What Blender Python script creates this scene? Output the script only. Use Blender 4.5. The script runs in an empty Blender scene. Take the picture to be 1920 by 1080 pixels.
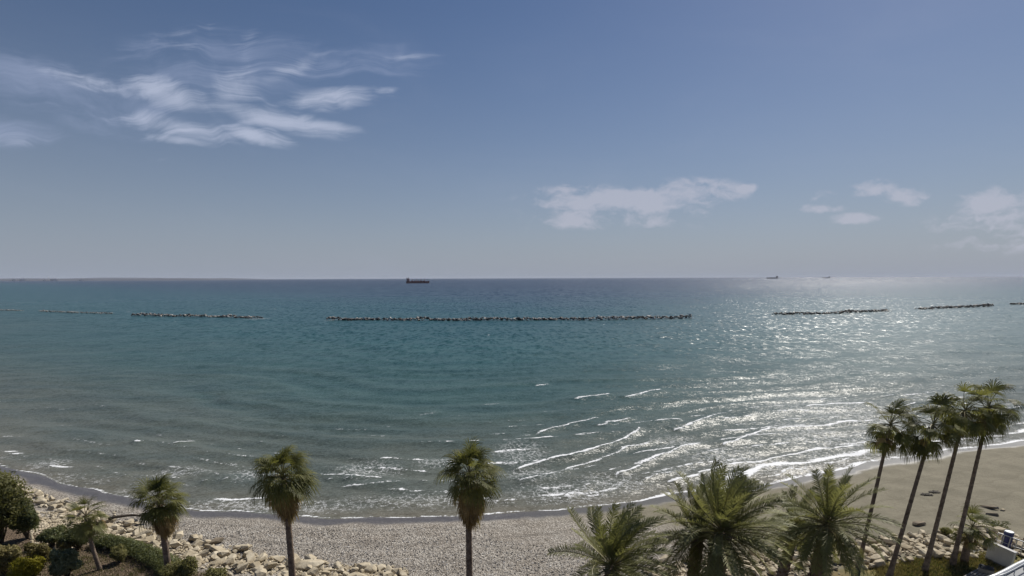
import bpy, math, random
import numpy as np
from mathutils import Vector, Matrix, noise as mnoise

random.seed(7); RNG = np.random.default_rng(7)
scene = bpy.context.scene
COL = scene.collection
rad = math.radians

# ------------------------------------------------------------------ camera
CAM = Vector((0.0, 0.0, 25.0)); PITCH = rad(16.0); ROLL = rad(-0.2); FPX = 960.0
W0, H0 = 1920.0, 1080.0; CX, CY = 960.0, 521.0 + 960.0*math.tan(PITCH)
cam_d = bpy.data.cameras.new('camera'); cam = bpy.data.objects.new('camera', cam_d); COL.objects.link(cam)
cam_d.sensor_width = 36.0; cam_d.lens = 36.0*FPX/W0
cam_d.shift_y = (CY - H0/2)/W0
cam_d.clip_start = 0.5; cam_d.clip_end = 120000
CM = Matrix.Translation(CAM) @ Matrix.Rotation(rad(90)-PITCH, 4, 'X') @ Matrix.Rotation(ROLL, 4, 'Z')
cam.matrix_world = CM; scene.camera = cam
CR = CM.to_3x3()
def ray(u, v): return (CR @ Vector((u-CX, -(v-CY), -FPX))).normalized()
def hit(u, v, z=0.0):
    d = ray(u, v); t = (z-CAM.z)/d.z; return CAM + d*t
def at(u, v, Y):
    d = ray(u, v); return CAM + d*(Y/d.y)
def pxm(p): return -((CM.inverted() @ Vector(p)).z)/FPX       # metres per photo pixel at p

# ------------------------------------------------------------------ world, sun, exposure
SUN_AZ, SUN_EL = rad(36.0), rad(42.0)
world = bpy.data.worlds.new('World'); scene.world = world; world.use_nodes = True
vs = scene.view_settings
vs.view_transform = 'Standard'; vs.look = 'None'; vs.gamma = 1.0; vs.exposure = 0.0; vs.use_curve_mapping = False

class G:
    """tiny node-graph helper"""
    def __init__(s, nt): s.nt = nt
    def n(s, t, ins=None, **kw):
        nd = s.nt.nodes.new(t)
        for k, v in kw.items(): setattr(nd, k, v)
        for k, v in (ins or {}).items():
            sk = nd.inputs[k]
            if isinstance(v, bpy.types.NodeSocket): s.nt.links.new(v, sk)
            else: sk.default_value = v
        return nd
    def m(s, op, a, b=0.0, c=0.0, clamp=False):
        nd = s.n('ShaderNodeMath', {0: a, 1: b, 2: c}, operation=op); nd.use_clamp = clamp; return nd.outputs[0]
    def vm(s, op, a, b=(0, 0, 0)):
        nd = s.n('ShaderNodeVectorMath', {0: a, 1: b}, operation=op)
        return nd.outputs['Value'] if op in ('LENGTH', 'DOT_PRODUCT') else nd.outputs[0]
    def mix(s, f, a, b, blend='MIX'):
        nd = s.nt.nodes.new('ShaderNodeMix'); nd.data_type = 'RGBA'; nd.blend_type = blend
        for i, v in ((0, f), (6, a), (7, b)):
            if isinstance(v, bpy.types.NodeSocket): s.nt.links.new(v, nd.inputs[i])
            else: nd.inputs[i].default_value = v if i == 0 else (*v[:3], 1)
        return nd.outputs[2]
    def sm(s, x, a, b, lo=0.0, hi=1.0):
        nd = s.n('ShaderNodeMapRange', {0: x, 1: a, 2: b, 3: lo, 4: hi}, interpolation_type='SMOOTHSTEP'); return nd.outputs[0]
    def lin(s, x, a, b, lo=0.0, hi=1.0):
        return s.n('ShaderNodeMapRange', {0: x, 1: a, 2: b, 3: lo, 4: hi}).outputs[0]
    def noise(s, vec, scale, detail=3, rough=0.5, dist=0.0):
        return s.n('ShaderNodeTexNoise', {'Vector': vec, 'Scale': scale, 'Detail': detail, 'Roughness': rough, 'Distortion': dist})
    def ramp(s, x, stops):
        nd = s.n('ShaderNodeValToRGB', {0: x}); cr = nd.color_ramp
        while len(cr.elements) < len(stops): cr.elements.new(0.5)
        for e, (p, c) in zip(cr.elements, stops): e.position = p; e.color = (*c, 1)
        return nd.outputs[0]
    def xyz(s, v):
        o = s.n('ShaderNodeSeparateXYZ', {0: v}).outputs; return o[0], o[1], o[2]
    def comb(s, x=0.0, y=0.0, z=0.0): return s.n('ShaderNodeCombineXYZ', {0: x, 1: y, 2: z}).outputs[0]

def tan_xz(u, v):
    d = ray(u, v); return d.x/d.y, d.z/d.y

def build_world():
    g = G(world.node_tree); nt = world.node_tree
    for nd in list(nt.nodes): nt.nodes.remove(nd)
    sky = g.n('ShaderNodeTexSky', sky_type='NISHITA'); sky.sun_disc = False
    sky.sun_elevation = SUN_EL; sky.sun_rotation = SUN_AZ
    sky.air_density = 1.0; sky.dust_density = .35; sky.ozone_density = 2.0; sky.altitude = 0
    D = g.n('ShaderNodeTexCoord').outputs['Generated']
    D = g.vm('NORMALIZE', D)
    x, y, z = g.xyz(D)
    base = g.n('ShaderNodeHueSaturation', {'Saturation': 1.2, 'Value': SKY_VAL, 'Color': sky.outputs[0]}).outputs[0]
    base = g.mix(1.0, base, (.90, .89, 1.0), 'MULTIPLY')
    # even haze layer that thickens toward the horizon all the way round
    hz = g.m('POWER', g.m('SUBTRACT', 1.0, g.m('ABSOLUTE', z), clamp=True), 4.3)
    base = g.mix(g.m('MULTIPLY', hz, 0.93), base, HAZE_COL)
    # tangent coordinates of the southern half of the sky, where the clouds stand
    yy = g.m('MAXIMUM', y, 0.05)
    P = g.comb(g.m('DIVIDE', x, yy), g.m('DIVIDE', z, yy), 0.0)
    front = g.sm(y, 0.06, 0.25)
    def blob(u, v, ru, rv, ang=0.0):
        X, Z = tan_xz(u, v); X2, _ = tan_xz(u+ru, v); _, Z2 = tan_xz(u, v-rv)
        mp = g.n('ShaderNodeMapping', {'Vector': P, 'Location': (X, Z, 0), 'Rotation': (0, 0, rad(ang)), 'Scale': (abs(X2-X), abs(Z2-Z), 1)}, vector_type='TEXTURE')
        return g.sm(g.vm('LENGTH', mp.outputs[0]), 1.15, 0.0)
    def total(bl):
        t = None
        for b, w in bl:
            s_ = g.m('MULTIPLY', b, w); t = s_ if t is None else g.m('MAXIMUM', t, s_)
        return t
    # --- cirrus, upper left: bright core streaks, and a thin veil round them
    core = total([(blob(330, 185, 180, 55, -16), 1.0), (blob(480, 215, 230, 34, -11), 1.05), (blob(600, 236, 120, 17, -5), .9),
                  (blob(635, 180, 150, 36, 4), 1.0), (blob(720, 170, 60, 14, 6), .85), (blob(330, 238, 190, 44, -9), .95),
                  (blob(480, 256, 110, 26, -14), 1.05), (blob(335, 262, 120, 21, -7), .95), (blob(440, 160, 100, 85, 30), .8),
                  (blob(360, 98, 110, 36, -20), .68), (blob(545, 130, 150, 32, 18), .66), (blob(345, 62, 120, 17, 10), .6),
                  (blob(200, 165, 180, 36, -16), .72), (blob(300, 300, 50, 14, 0), .6), (blob(770, 108, 140, 14, 3), .5),
                  (blob(465, 75, 80, 36, 25), .56), (blob(30, 262, 110, 34, -5), .6)])
    veil = total([(blob(60, 150, 240, 90, -14), .8), (blob(420, 120, 330, 100, 0), .8), (blob(250, 200, 330, 100, -10), .7),
                  (blob(10, 250, 150, 45, -4), .95), (blob(640, 120, 300, 60, 3), .6)])
    warp = g.noise(P, 5.0, 3, .55)
    Pw = g.vm('ADD', P, g.vm('MULTIPLY', g.vm('SUBTRACT', warp.outputs[1], (.5, .5, .5)), (.20, .10, 0)))
    fib = g.n('ShaderNodeMapping', {'Vector': Pw, 'Rotation': (0, 0, rad(9)), 'Scale': (2.4, 17.0, 1)})
    nf = g.noise(fib.outputs[0], 1.6, 9, .68, .6).outputs[0]
    nb = g.noise(Pw, 7.0, 4, .6).outputs[0]
    nz = g.m('ADD', g.m('MULTIPLY', nf, .65), g.m('MULTIPLY', nb, .35))
    dev = g.m('MULTIPLY', g.m('SUBTRACT', nz, .5), 3.4)
    a1 = g.sm(g.m('ADD', core, dev), .30, 1.3)
    a1 = g.m('MULTIPLY', g.m('MULTIPLY', a1, g.sm(core, .02, .4)), .84)
    a2 = g.m('MULTIPLY', g.sm(g.m('ADD', veil, dev), .10, 1.2), g.m('MULTIPLY', .5, g.sm(veil, .02, .4)))
    # --- low cumulus shreds over the right-hand horizon
    lowm = total([(blob(1160, 378, 240, 40, 0), 1.05), (blob(1300, 362, 140, 36, 0), .95), (blob(1120, 408, 200, 36, 0), .85), (blob(1160, 395, 260, 60, 0), .6),
                  (blob(1398, 355, 36, 15, 8), .8), (blob(1060, 362, 90, 22, 0), .85), (blob(1540, 392, 64, 13, 0), .9), (blob(1545, 365, 44, 20, 0), .6),
                  (blob(1640, 358, 60, 28, -6), 1.0), (blob(1700, 370, 90, 22, 0), 1.0), (blob(1600, 410, 80, 16, 0), .7),
                  (blob(1880, 380, 130, 40, 4), 1.0), (blob(1980, 390, 190, 70, 0), 1.05), (blob(1870, 430, 200, 60, 0), .7), (blob(2300, 395, 220, 40, 0), .8), (blob(-350, 390, 260, 26, 0), .6)])
    Pl = g.vm('ADD', P, g.vm('MULTIPLY', g.vm('SUBTRACT', g.noise(P, 22, 4, .6).outputs[1], (.5, .5, .5)), (.05, .035, 0)))
    nl = g.noise(g.n('ShaderNodeMapping', {'Vector': Pl, 'Scale': (9, 22, 1)}).outputs[0], 1.5, 5, .58).outputs[0]
    a3 = g.m('MULTIPLY', g.sm(g.m('ADD', lowm, g.m('MULTIPLY', g.m('SUBTRACT', nl, .5), 3.0)), .22, 1.0), g.m('MULTIPLY', .64, g.sm(lowm, .02, .35)))
    # --- thin broken cirrus elsewhere round the sky
    allv = g.noise(g.n('ShaderNodeMapping', {'Vector': D, 'Scale': (2.2, 2.2, 7)}).outputs[0], 1.4, 4, .6, .8).outputs[0]
    a4 = g.m('MULTIPLY', g.sm(allv, .45, .95), .10)
    c = g.mix(a4, base, (.38, .42, .54))
    c = g.mix(g.m('MULTIPLY', a2, front), c, (.33, .39, .56))
    c = g.mix(g.m('MULTIPLY', a1, front), c, (.47, .52, .66))
    c = g.mix(g.m('MULTIPLY', a3, front), c, (.50, .51, .60))
    bg = g.n('ShaderNodeBackground', {'Color': c, 'Strength': 1.0})
    # colours above are at strength 1; Nishita itself enters at SKY_VAL (within 0.05 - 0.15)
    out = g.n('ShaderNodeOutputWorld', {'Surface': bg.outputs[0]})
SKY_VAL = 0.05
HAZE_COL = (.30, .345, .43)
build_world()
world.cycles.sampling_method = 'MANUAL'; world.cycles.sample_map_resolution = 256

sl = bpy.data.lights.new('sun', 'SUN'); sl.energy = 5.0; sl.angle = rad(0.5); sl.color = (1.0, .95, .87)
so = bpy.data.objects.new('sun', sl); COL.objects.link(so)
sdir = Vector((math.sin(SUN_AZ)*math.cos(SUN_EL), math.cos(SUN_AZ)*math.cos(SUN_EL), math.sin(SUN_EL)))
so.rotation_euler = sdir.to_track_quat('Z', 'Y').to_euler(); so.location = (60, 60, 80)
cy = scene.cycles
cy.max_bounces = 3; cy.diffuse_bounces = 2; cy.glossy_bounces = 1; cy.transmission_bounces = 2; cy.transparent_max_bounces = 4; cy.volume_bounces = 0
cy.caustics_reflective = False; cy.caustics_refractive = False
cy.sample_clamp_indirect = 3.0; cy.use_denoising = True; cy.denoiser = 'OPENIMAGEDENOISE'; cy.denoising_input_passes = 'RGB_ALBEDO_NORMAL'; cy.denoising_prefilter = 'ACCURATE'

# ------------------------------------------------------------------ helpers
MATS = {}
def material(name):
    m = bpy.data.materials.new(name); m.use_nodes = True; nt = m.node_tree
    for nd in list(nt.nodes): nt.nodes.remove(nd)
    g = G(nt); MATS[name] = m; return m, g
def finish(g, shader, disp=None):
    g.n('ShaderNodeOutputMaterial', {'Surface': shader})
def simple(name, c1, c2, scale, rough=.8, detail=4, spec=.3, bump=0.0, bscale=None, metal=0.0, coord='Object'):
    m, g = material(name)
    P = g.n('ShaderNodeTexCoord').outputs[coord] if coord == 'Object' else g.n('ShaderNodeNewGeometry').outputs['Position']
    f = g.noise(P, scale, detail, .6).outputs[0]
    c = g.mix(g.sm(f, .3, .7), c1, c2)
    b = g.n('ShaderNodeBsdfPrincipled', {'Base Color': c, 'Roughness': rough, 'Specular IOR Level': spec, 'Metallic': metal})
    if bump:
        bn = g.n('ShaderNodeBump', {'Height': g.noise(P, bscale or scale*3, 4, .6).outputs[0], 'Strength': 1.0, 'Distance': bump})
        g.nt.links.new(bn.outputs[0], b.inputs['Normal'])
    finish(g, b.outputs[0]); return m
def leafmat(name, c1, c2, scale=1.3, trans=.35, rough=.5, spec=.35, c3=None):
    m, g = material(name)
    P = g.n('ShaderNodeNewGeometry').outputs['Position']
    oi = g.n('ShaderNodeObjectInfo').outputs['Random']
    f = g.m('ADD', g.m('MULTIPLY', g.noise(P, scale, 3, .6).outputs[0], .75), g.m('MULTIPLY', oi, .3))
    c = g.mix(g.sm(f, .3, .75), c1, c2)
    if c3: c = g.mix(g.sm(g.noise(P, scale*3.7, 3, .6).outputs[0], .56, .74), c, c3)
    b = g.n('ShaderNodeBsdfPrincipled', {'Base Color': c, 'Roughness': rough, 'Specular IOR Level': spec})
    t = g.n('ShaderNodeBsdfTranslucent', {'Color': g.mix(.5, c, (.20, .20, .03))})
    mx = g.n('ShaderNodeMixShader', {0: trans, 1: b.outputs[0], 2: t.outputs[0]})
    finish(g, mx.outputs[0]); return m

def new_mesh(name, v, f, mats, mi=None, smooth=False):
    me = bpy.data.meshes.new(name)
    me.from_pydata([tuple(map(float, p)) for p in v] if not isinstance(v, np.ndarray) else v.tolist(), [], f if isinstance(f, list) else f.tolist())
    for m in (mats if isinstance(mats, (list, tuple)) else [mats]): me.materials.append(m)
    if mi is not None: me.polygons.foreach_set('material_index', np.asarray(mi, dtype=np.int32))
    if smooth: me.polygons.foreach_set('use_smooth', np.ones(len(me.polygons), dtype=bool))
    me.update(); return me
def obj(name, me, parent=None, loc=None, rot=None, scale=None):
    o = bpy.data.objects.new(name, me); COL.objects.link(o)
    if loc is not None: o.location = loc
    if rot is not None: o.rotation_euler = rot
    if scale is not None: o.scale = scale
    if parent is not None: o.parent = parent
    return o
def tag(o, label=None, cat=None, group=None, kind=None):
    if label: o['label'] = label
    if cat: o['category'] = cat
    if group: o['group'] = group
    if kind: o['kind'] = kind
    return o
def empty(name, loc=(0, 0, 0), rz=0.0):
    o = bpy.data.objects.new(name, None); COL.objects.link(o); o.location = loc; o.rotation_euler = (0, 0, rz); o.empty_display_size = .3; return o

class MB:
    """collects faces for one mesh; points are relative to `org`"""
    def __init__(s, org=(0, 0, 0)): s.v = []; s.f = []; s.mi = []; s.o = Vector(org)
    def add(s, vs_, fs, mi=0):
        b = len(s.v); s.v += [tuple(Vector(p)-s.o) for p in vs_]; s.f += [tuple(i+b for i in q) for q in fs]; s.mi += [mi]*len(fs)
    def box(s, c, size, rz=0.0, mi=0, R=None):
        hx, hy, hz = (k/2 for k in size); R = R or Matrix.Rotation(rz, 3, 'Z'); c = Vector(c)
        vs_ = [c + R @ Vector((x*hx, y*hy, z*hz)) for x in (-1, 1) for y in (-1, 1) for z in (-1, 1)]
        s.add(vs_, [(0, 1, 3, 2), (4, 6, 7, 5), (0, 4, 5, 1), (2, 3, 7, 6), (0, 2, 6, 4), (1, 5, 7, 3)], mi)
    def tube(s, pts, rads, sides=8, mi=0, cap=True):
        pts = [Vector(p) for p in pts]; n = len(pts)
        if not hasattr(rads, '__len__'): rads = [rads]*n
        b = len(s.v); ref = None
        for i, p in enumerate(pts):
            t = (pts[min(i+1, n-1)] - pts[max(i-1, 0)]).normalized()
            if ref is None: ref = Vector((1, 0, 0)) if abs(t.x) < .8 else Vector((0, 1, 0))
            a = (ref - t*ref.dot(t)).normalized(); c = t.cross(a); ref = a
            for k in range(sides):
                q = 2*math.pi*k/sides; s.v.append(tuple(p + (a*math.cos(q)+c*math.sin(q))*rads[i] - s.o))
        for i in range(n-1):
            for k in range(sides):
                k2 = (k+1) % sides; s.f.append((b+i*sides+k, b+i*sides+k2, b+(i+1)*sides+k2, b+(i+1)*sides+k)); s.mi.append(mi)
        if cap:
            s.f.append(tuple(b+k for k in reversed(range(sides)))); s.mi.append(mi)
            s.f.append(tuple(b+(n-1)*sides+k for k in range(sides))); s.mi.append(mi)
    def mesh(s, name, mats, smooth=False): return new_mesh(name, s.v, s.f, mats, s.mi, smooth)
    def build(s, name, mats, parent=None, smooth=False, loc=None): return obj(name, s.mesh(name, mats, smooth), parent, loc)

def sstep(a, b, x): t = np.clip((x-a)/(b-a), 0, 1); return t*t*(3-2*t)
_perm = np.random.default_rng(3).random((256, 256))
def vnoise(x, y):
    xi = np.floor(x).astype(int); yi = np.floor(y).astype(int); fx = x-xi; fy = y-yi
    fx = fx*fx*(3-2*fx); fy = fy*fy*(3-2*fy); p = lambda a, b: _perm[a % 256, b % 256]
    return (p(xi, yi)*(1-fx)+p(xi+1, yi)*fx)*(1-fy)+(p(xi, yi+1)*(1-fx)+p(xi+1, yi+1)*fx)*fy
def fbm(x, y, o=4):
    t = 0; a = .5; s_ = 0
    for i in range(o): t = t+a*vnoise(x*2**i+17*i, y*2**i+31*i); s_ += a; a *= .5
    return t/s_

# ------------------------------------------------------------------ coast lines in plan
def line_from(px, z, ext_l, ext_r):
    P = [hit(u, v, z) for u, v in px]
    xs = np.array([p.x for p in P]); ys = np.array([p.y for p in P])
    xs = np.concatenate([[xs[0]+e[0] for e in ext_l], xs, [xs[-1]+e[0] for e in ext_r]])
    ys = np.concatenate([[ys[0]+e[1] for e in ext_l], ys, [ys[-1]+e[1] for e in ext_r]])
    X = np.linspace(xs[0], xs[-1], 4000); Y = np.interp(X, xs, ys)
    k = np.hanning(41); k /= k.sum(); Y = np.convolve(np.pad(Y, 20, mode='edge'), k, 'valid')
    return X, Y
SHX, SHY = line_from([(0, 866), (60, 893), (130, 918), (200, 940), (300, 959), (400, 970), (520, 979), (640, 984), (760, 982), (880, 975), (1000, 963), (1080, 956),
                      (1170, 944), (1260, 930), (1350, 915), (1450, 900), (1550, 884), (1650, 864), (1750, 848), (1850, 834), (1920, 824)], 0.1,
                     [(-4000, 3600), (-900, 700), (-150, 90), (-40, 20)], [(30, 9), (150, 60), (900, 500), (4000, 2500)])
# seaward foot of the rock bank / garden edge
RKX, RKY = line_from([(0, 888), (60, 902), (110, 935), (170, 962), (230, 992), (320, 1018), (420, 1040), (520, 1066), (640, 1082), (800, 1090), (1000, 1088), (1200, 1076), (1350, 1058),
                      (1480, 1040), (1600, 1012), (1700, 990), (1800, 968), (1870, 985), (1920, 985)], 0.9,
                     [(-4000, 3500), (-900, 640), (-150, 75), (-40, 16)], [(30, -2), (150, -4), (900, 300), (4000, 1800)])
SHS = np.gradient(SHY, SHX); RKS = np.gradient(RKY, RKX)
def d_shore(x, y): return (np.interp(x, SHX, SHY)-y)/np.sqrt(1+np.interp(x, SHX, SHS)**2)     # + on land
def d_rock(x, y): return (np.interp(x, RKX, RKY)-y)/np.sqrt(1+np.interp(x, RKX, RKS)**2)       # + on the garden side
def d_edge(x, y): return d_shore(x, y) + 2.6*(fbm(x*.10, y*.10, 4)-.5)                          # the waterline with its cusps
def ground_z(x, y):
    x = np.asarray(x, float); y = np.asarray(y, float)
    d = d_edge(x, y); r = d_rock(x, y)
    z = np.where(d > 0, 1.05*(1-np.exp(-np.maximum(d, 0)/9.0)), np.maximum(.10*d, -4.0))
    z = z + .12*sstep(2.5, 4.5, d)*(fbm(x*.25, y*.25, 3)-.35)
    z = z + sstep(0, 5.5, r)*(.75+.35*(fbm(x*.2+9, y*.2, 3)-.5))
    return z
_GX0, _GY0, _GS = -110.0, 10.0, .4
_gxx, _gyy = np.meshgrid(np.arange(_GX0, 130, _GS), np.arange(_GY0, 110, _GS))
_GZ = ground_z(_gxx, _gyy).tolist()
def gz(x, y):
    a = (x-_GX0)/_GS; b = (y-_GY0)/_GS; i = int(a); j = int(b)
    if i < 0 or j < 0 or j >= len(_GZ)-1 or i >= len(_GZ[0])-1: return float(ground_z(np.array([x]), np.array([y]))[0])
    a -= i; b -= j; r0 = _GZ[j]; r1 = _GZ[j+1]
    return (r0[i]*(1-a)+r0[i+1]*a)*(1-b)+(r1[i]*(1-a)+r1[i+1]*a)*b
def on_ground(u, v):
    z = 1.0
    for _ in range(8):
        p = hit(u, v, z); z = gz(p.x, p.y)
    return Vector((p.x, p.y, z))

def axis(lo, hi, step, flo, fhi, grow=1.18):
    a = list(np.arange(lo, hi+step/2, step)); s_ = step
    while a[-1] < fhi: s_ *= grow; a.append(min(a[-1]+s_, fhi))
    s_ = step
    while a[0] > flo: s_ *= grow; a.insert(0, max(a[0]-s_, flo))
    return np.array(a)
def grid_faces(nx, ny):
    i = np.arange(nx-1)[None, :]; j = np.arange(ny-1)[:, None]; b = (j*nx+i).ravel()
    return np.stack([b, b+1, b+nx+1, b+nx], 1)
def attr(me, name, arr):
    a = me.attributes.new(name, 'FLOAT', 'POINT'); a.data.foreach_set('value', np.asarray(arr, dtype=np.float32))

# ------------------------------------------------------------------ ground
def build_ground():
    gx = axis(-62, 100, .5, -4000, 6000, 1.25); gy = axis(30, 92, .45, -3000, 6000, 1.25)
    X, Y = np.meshgrid(gx, gy); Z = ground_z(X, Y)
    V = np.stack([X, Y, Z], -1).reshape(-1, 3); F = grid_faces(len(gx), len(gy))
    d = d_edge(V[:, 0], V[:, 1]); r = d_rock(V[:, 0], V[:, 1])
    keep = (d[F] > -60).any(1)
    F = F[keep]
    m, g = material('beach_and_garden_soil')
    P = g.n('ShaderNodeNewGeometry').outputs['Position']
    at_ = lambda n: g.n('ShaderNodeAttribute', attribute_name=n).outputs['Fac']
    A, Rk, Sh, Gr = at_('shore'), at_('garden'), at_('shingle'), at_('grass')
    n1 = g.noise(P, .35, 5, .6).outputs[0]; n2 = g.noise(P, 3.0, 5, .65).outputs[0]; n3 = g.noise(P, 25, 3, .6).outputs[0]
    sand = g.mix(g.sm(n1, .3, .7), (.18, .163, .118), (.24, .218, .16))
    sand = g.mix(g.m('MULTIPLY', g.sm(n2, .52, .7), .5), sand, (.135, .115, .08))
    sand = g.mix(g.m('MULTIPLY', g.sm(n3, .57, .68), .5), sand, (.09, .075, .055))
    vo = g.n('ShaderNodeTexVoronoi', {'Vector': P, 'Scale': 7.5}); vo2 = g.n('ShaderNodeTexVoronoi', {'Vector': P, 'Scale': 14.0})
    r1 = g.xyz(vo.outputs['Color'])[0]; r2 = g.xyz(vo2.outputs['Color'])[1]
    rr = g.m('ADD', g.m('MULTIPLY', r1, .55), g.m('MULTIPLY', r2, .45))
    peb = g.ramp(rr, [(0.0, (.12, .106, .09)), (.30, (.235, .21, .178)), (.58, (.365, .332, .285)), (.82, (.52, .485, .43)), (1.0, (.72, .69, .63))])
    peb = g.mix(g.sm(n1, .35, .65), peb, g.mix(1.0, peb, (.86, .84, .82), 'MULTIPLY'))
    peb = g.mix(g.m('MULTIPLY', g.sm(vo.outputs['Distance'], .12, .0), .3), peb, (.05, .045, .04))
    bd = g.noise(g.comb(g.m('ADD', g.m('MULTIPLY', A, 1.0), g.m('MULTIPLY', n1, 2.5)), 0.0, 0.0), .75, 3, .6).outputs[0]
    peb = g.mix(g.m('MULTIPLY', g.sm(bd, .48, .62), .45), peb, (.15, .135, .118)); peb = g.mix(g.m('MULTIPLY', g.sm(bd, .46, .36), .3), peb, (.36, .34, .31))
    sand = g.mix(g.m('MULTIPLY', g.sm(bd, .52, .68), .35), sand, (.13, .115, .08))
    beach = g.mix(Sh, sand, peb)
    wetn = g.m('ADD', A, g.m('MULTIPLY', g.m('SUBTRACT', g.noise(P, .25, 4, .6).outputs[0], .5), 2.2))
    wet = g.sm(wetn, 2.6, 1.3)
    beach = g.mix(g.m('MULTIPLY', wet, .78), beach, g.mix(Sh, (.062, .056, .05), (.045, .040, .042)))
    soil = g.mix(g.sm(n2, .3, .7), (.085, .058, .038), (.17, .125, .085))
    soil = g.mix(g.m('MULTIPLY', g.sm(n3, .5, .65), .5), soil, (.26, .22, .17))
    gn = g.m('ADD', n1, g.m('MULTIPLY', g.m('SUBTRACT', n2, .5), .5))
    grs = g.mix(g.sm(gn, .38, .62), (.085, .10, .025), (.24, .19, .075))
    gar = g.mix(Gr, soil, grs)
    c = g.mix(g.sm(g.m('ADD', Rk, g.m('MULTIPLY', g.m('SUBTRACT', n2, .5), 2.0)), 4.0, 5.2), beach, gar)
    b = g.n('ShaderNodeBsdfPrincipled', {'Base Color': c, 'Roughness': g.lin(wet, 0, 1, .9, .34), 'Specular IOR Level': g.lin(wet, 0, 1, .15, .5)})
    h = g.m('ADD', g.m('MULTIPLY', g.m('MULTIPLY', vo.outputs['Distance'], Sh), g.m('SUBTRACT', 1, wet)), g.m('ADD', g.m('MULTIPLY', n2, .5), g.m('MULTIPLY', n3, .2)))
    bn = g.n('ShaderNodeBump', {'Height': h, 'Strength': g.lin(wet, 0, 1, .9, .2), 'Distance': .12})
    g.nt.links.new(bn.outputs[0], b.inputs['Normal'])
    finish(g, b.outputs[0])
    me = new_mesh('ground', V, F, m, smooth=True)
    x, y = V[:, 0], V[:, 1]
    # shingle: the left and middle of the bay; sand to the right
    nn = fbm(x*.09, y*.09, 3)
    sh = 1-sstep(2, 15, x - 10*(nn-.5) + 1.3*np.clip(3.2-d, -6, 6))
    sh = np.maximum(sh, .8*sstep(1.5, 4, d-8.5+3*(nn-.5))*(1-sstep(12, 22, x)))
    attr(me, 'shore', d); attr(me, 'garden', r); attr(me, 'shingle', sh)
    attr(me, 'grass', sstep(22, 32, x+6*(nn-.5)))
    o = obj('ground', me); tag(o, kind='structure'); return o
build_ground()

# ------------------------------------------------------------------ sea
FOAM_PX = [  # crest lines of the breakers: (points in plan, weight, width)
 ([(959, 881), (1012, 867), (1062, 855), (1119, 842), (1159, 828), (1200, 803)], 1.0, 1.0),
 ([(969, 905), (1031, 889), (1087, 872), (1137, 855), (1181, 837), (1225, 825)], .85, .8),
 ([(1144, 891), (1181, 881), (1212, 867), (1234, 855), (1275, 844), (1319, 833)], 1.0, .9),
 ([(1350, 836), (1381, 830), (1406, 816), (1444, 802), (1500, 800), (1545, 797), (1610, 788)], 1.0, .9),
 ([(1047, 937), (1075, 925), (1094, 914), (1116, 902)], .8, .8),
 ([(1250, 905), (1309, 890), (1337, 881), (1387, 869), (1431, 866), (1469, 856), (1522, 842), (1571, 839), (1624, 834)], 1.0, 1.0),
 ([(1003, 814), (1034, 803), (1062, 797), (1100, 787), (1128, 780)], .8, .9),
 ([(1119, 799), (1144, 792), (1166, 787), (1187, 783)], .85, .9),
 ([(1225, 791), (1250, 789), (1278, 787)], .95, 1.0),
 ([(1262, 808), (1281, 800), (1312, 789), (1350, 778)], .85, .9),
 ([(1169, 747), (1200, 740), (1244, 730)], .75, 1.0), ([(1072, 751), (1087, 747), (1150, 740)], .7, 1.0), ([(1000, 723), (1034, 719)], .75, 1.0),
 ([(1203, 906), (1231, 894), (1256, 887), (1294, 884)], .75, .8), ([(1390, 820), (1410, 812)], .7, .8),
 ([(1508, 765), (1568, 758), (1642, 756)], .95, 1.2), ([(1430, 895), (1500, 878), (1560, 866), (1600, 858)], .8, .8), ([(1440, 830), (1500, 822), (1540, 826)], .6, .8),
 ([(243, 831), (258, 831), (274, 829)], .95, .9), ([(316, 834), (335, 831), (350, 829), (372, 825)], 1.0, .9), ([(488, 829), (500, 827)], .9, .9), ([(165, 822), (182, 822)], .6, .8),
 ([(228, 890), (245, 889)], .85, .7), ([(255, 893), (272, 892)], .8, .7), ([(312, 897), (345, 895)], .95, .8), ([(380, 902), (400, 900)], .95, .8), ([(415, 901), (436, 900)], .9, .7),
 ([(608, 902), (632, 899)], .95, .8), ([(642, 902), (660, 898), (682, 893)], .95, .8), ([(645, 912), (700, 910), (760, 905)], .75, .7), ([(780, 905), (806, 901)], .9, .7),
 ([(900, 762), (950, 752)], .5, .9), ([(780, 780), (830, 772)], .5, .9), ([(960, 820), (1000, 814)], .6, .8), ([(85, 875), (120, 868)], .7, .9), ([(330, 888), (365, 880)], .55, .8),
 ([(1310, 705), (1350, 699)], .5, 1.2), ([(1600, 700), (1660, 690)], .5, 1.4), ([(1760, 660), (1830, 645)], .6, 1.6), ([(1690, 742), (1750, 735)], .6, 1.0),
]
BW = [([(-30, 581), (40, 583)], 'short pale line of breakwater rocks cut by the left edge', .55), ([(75, 584), (212, 589)], 'pale thin breakwater, second from the left edge', .6),
      ([(250, 592), (370, 594), (488, 597)], 'mottled breakwater of mid length, third from the left edge', 1.0), ([(615, 600), (860, 601), (1100, 600), (1295, 597)], 'longest breakwater, in the middle below the red ship', 1.15),
      ([(1450, 590), (1560, 588), (1665, 583)], 'dark breakwater in the sun glitter, first right of the longest one', 1.0), ([(1722, 580), (1800, 577), (1860, 574)], 'dark breakwater in the glitter, second right of the longest one', 1.0),
      ([(1896, 571), (1990, 567)], 'dark breakwater end cut by the right edge', 1.0)]
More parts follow.
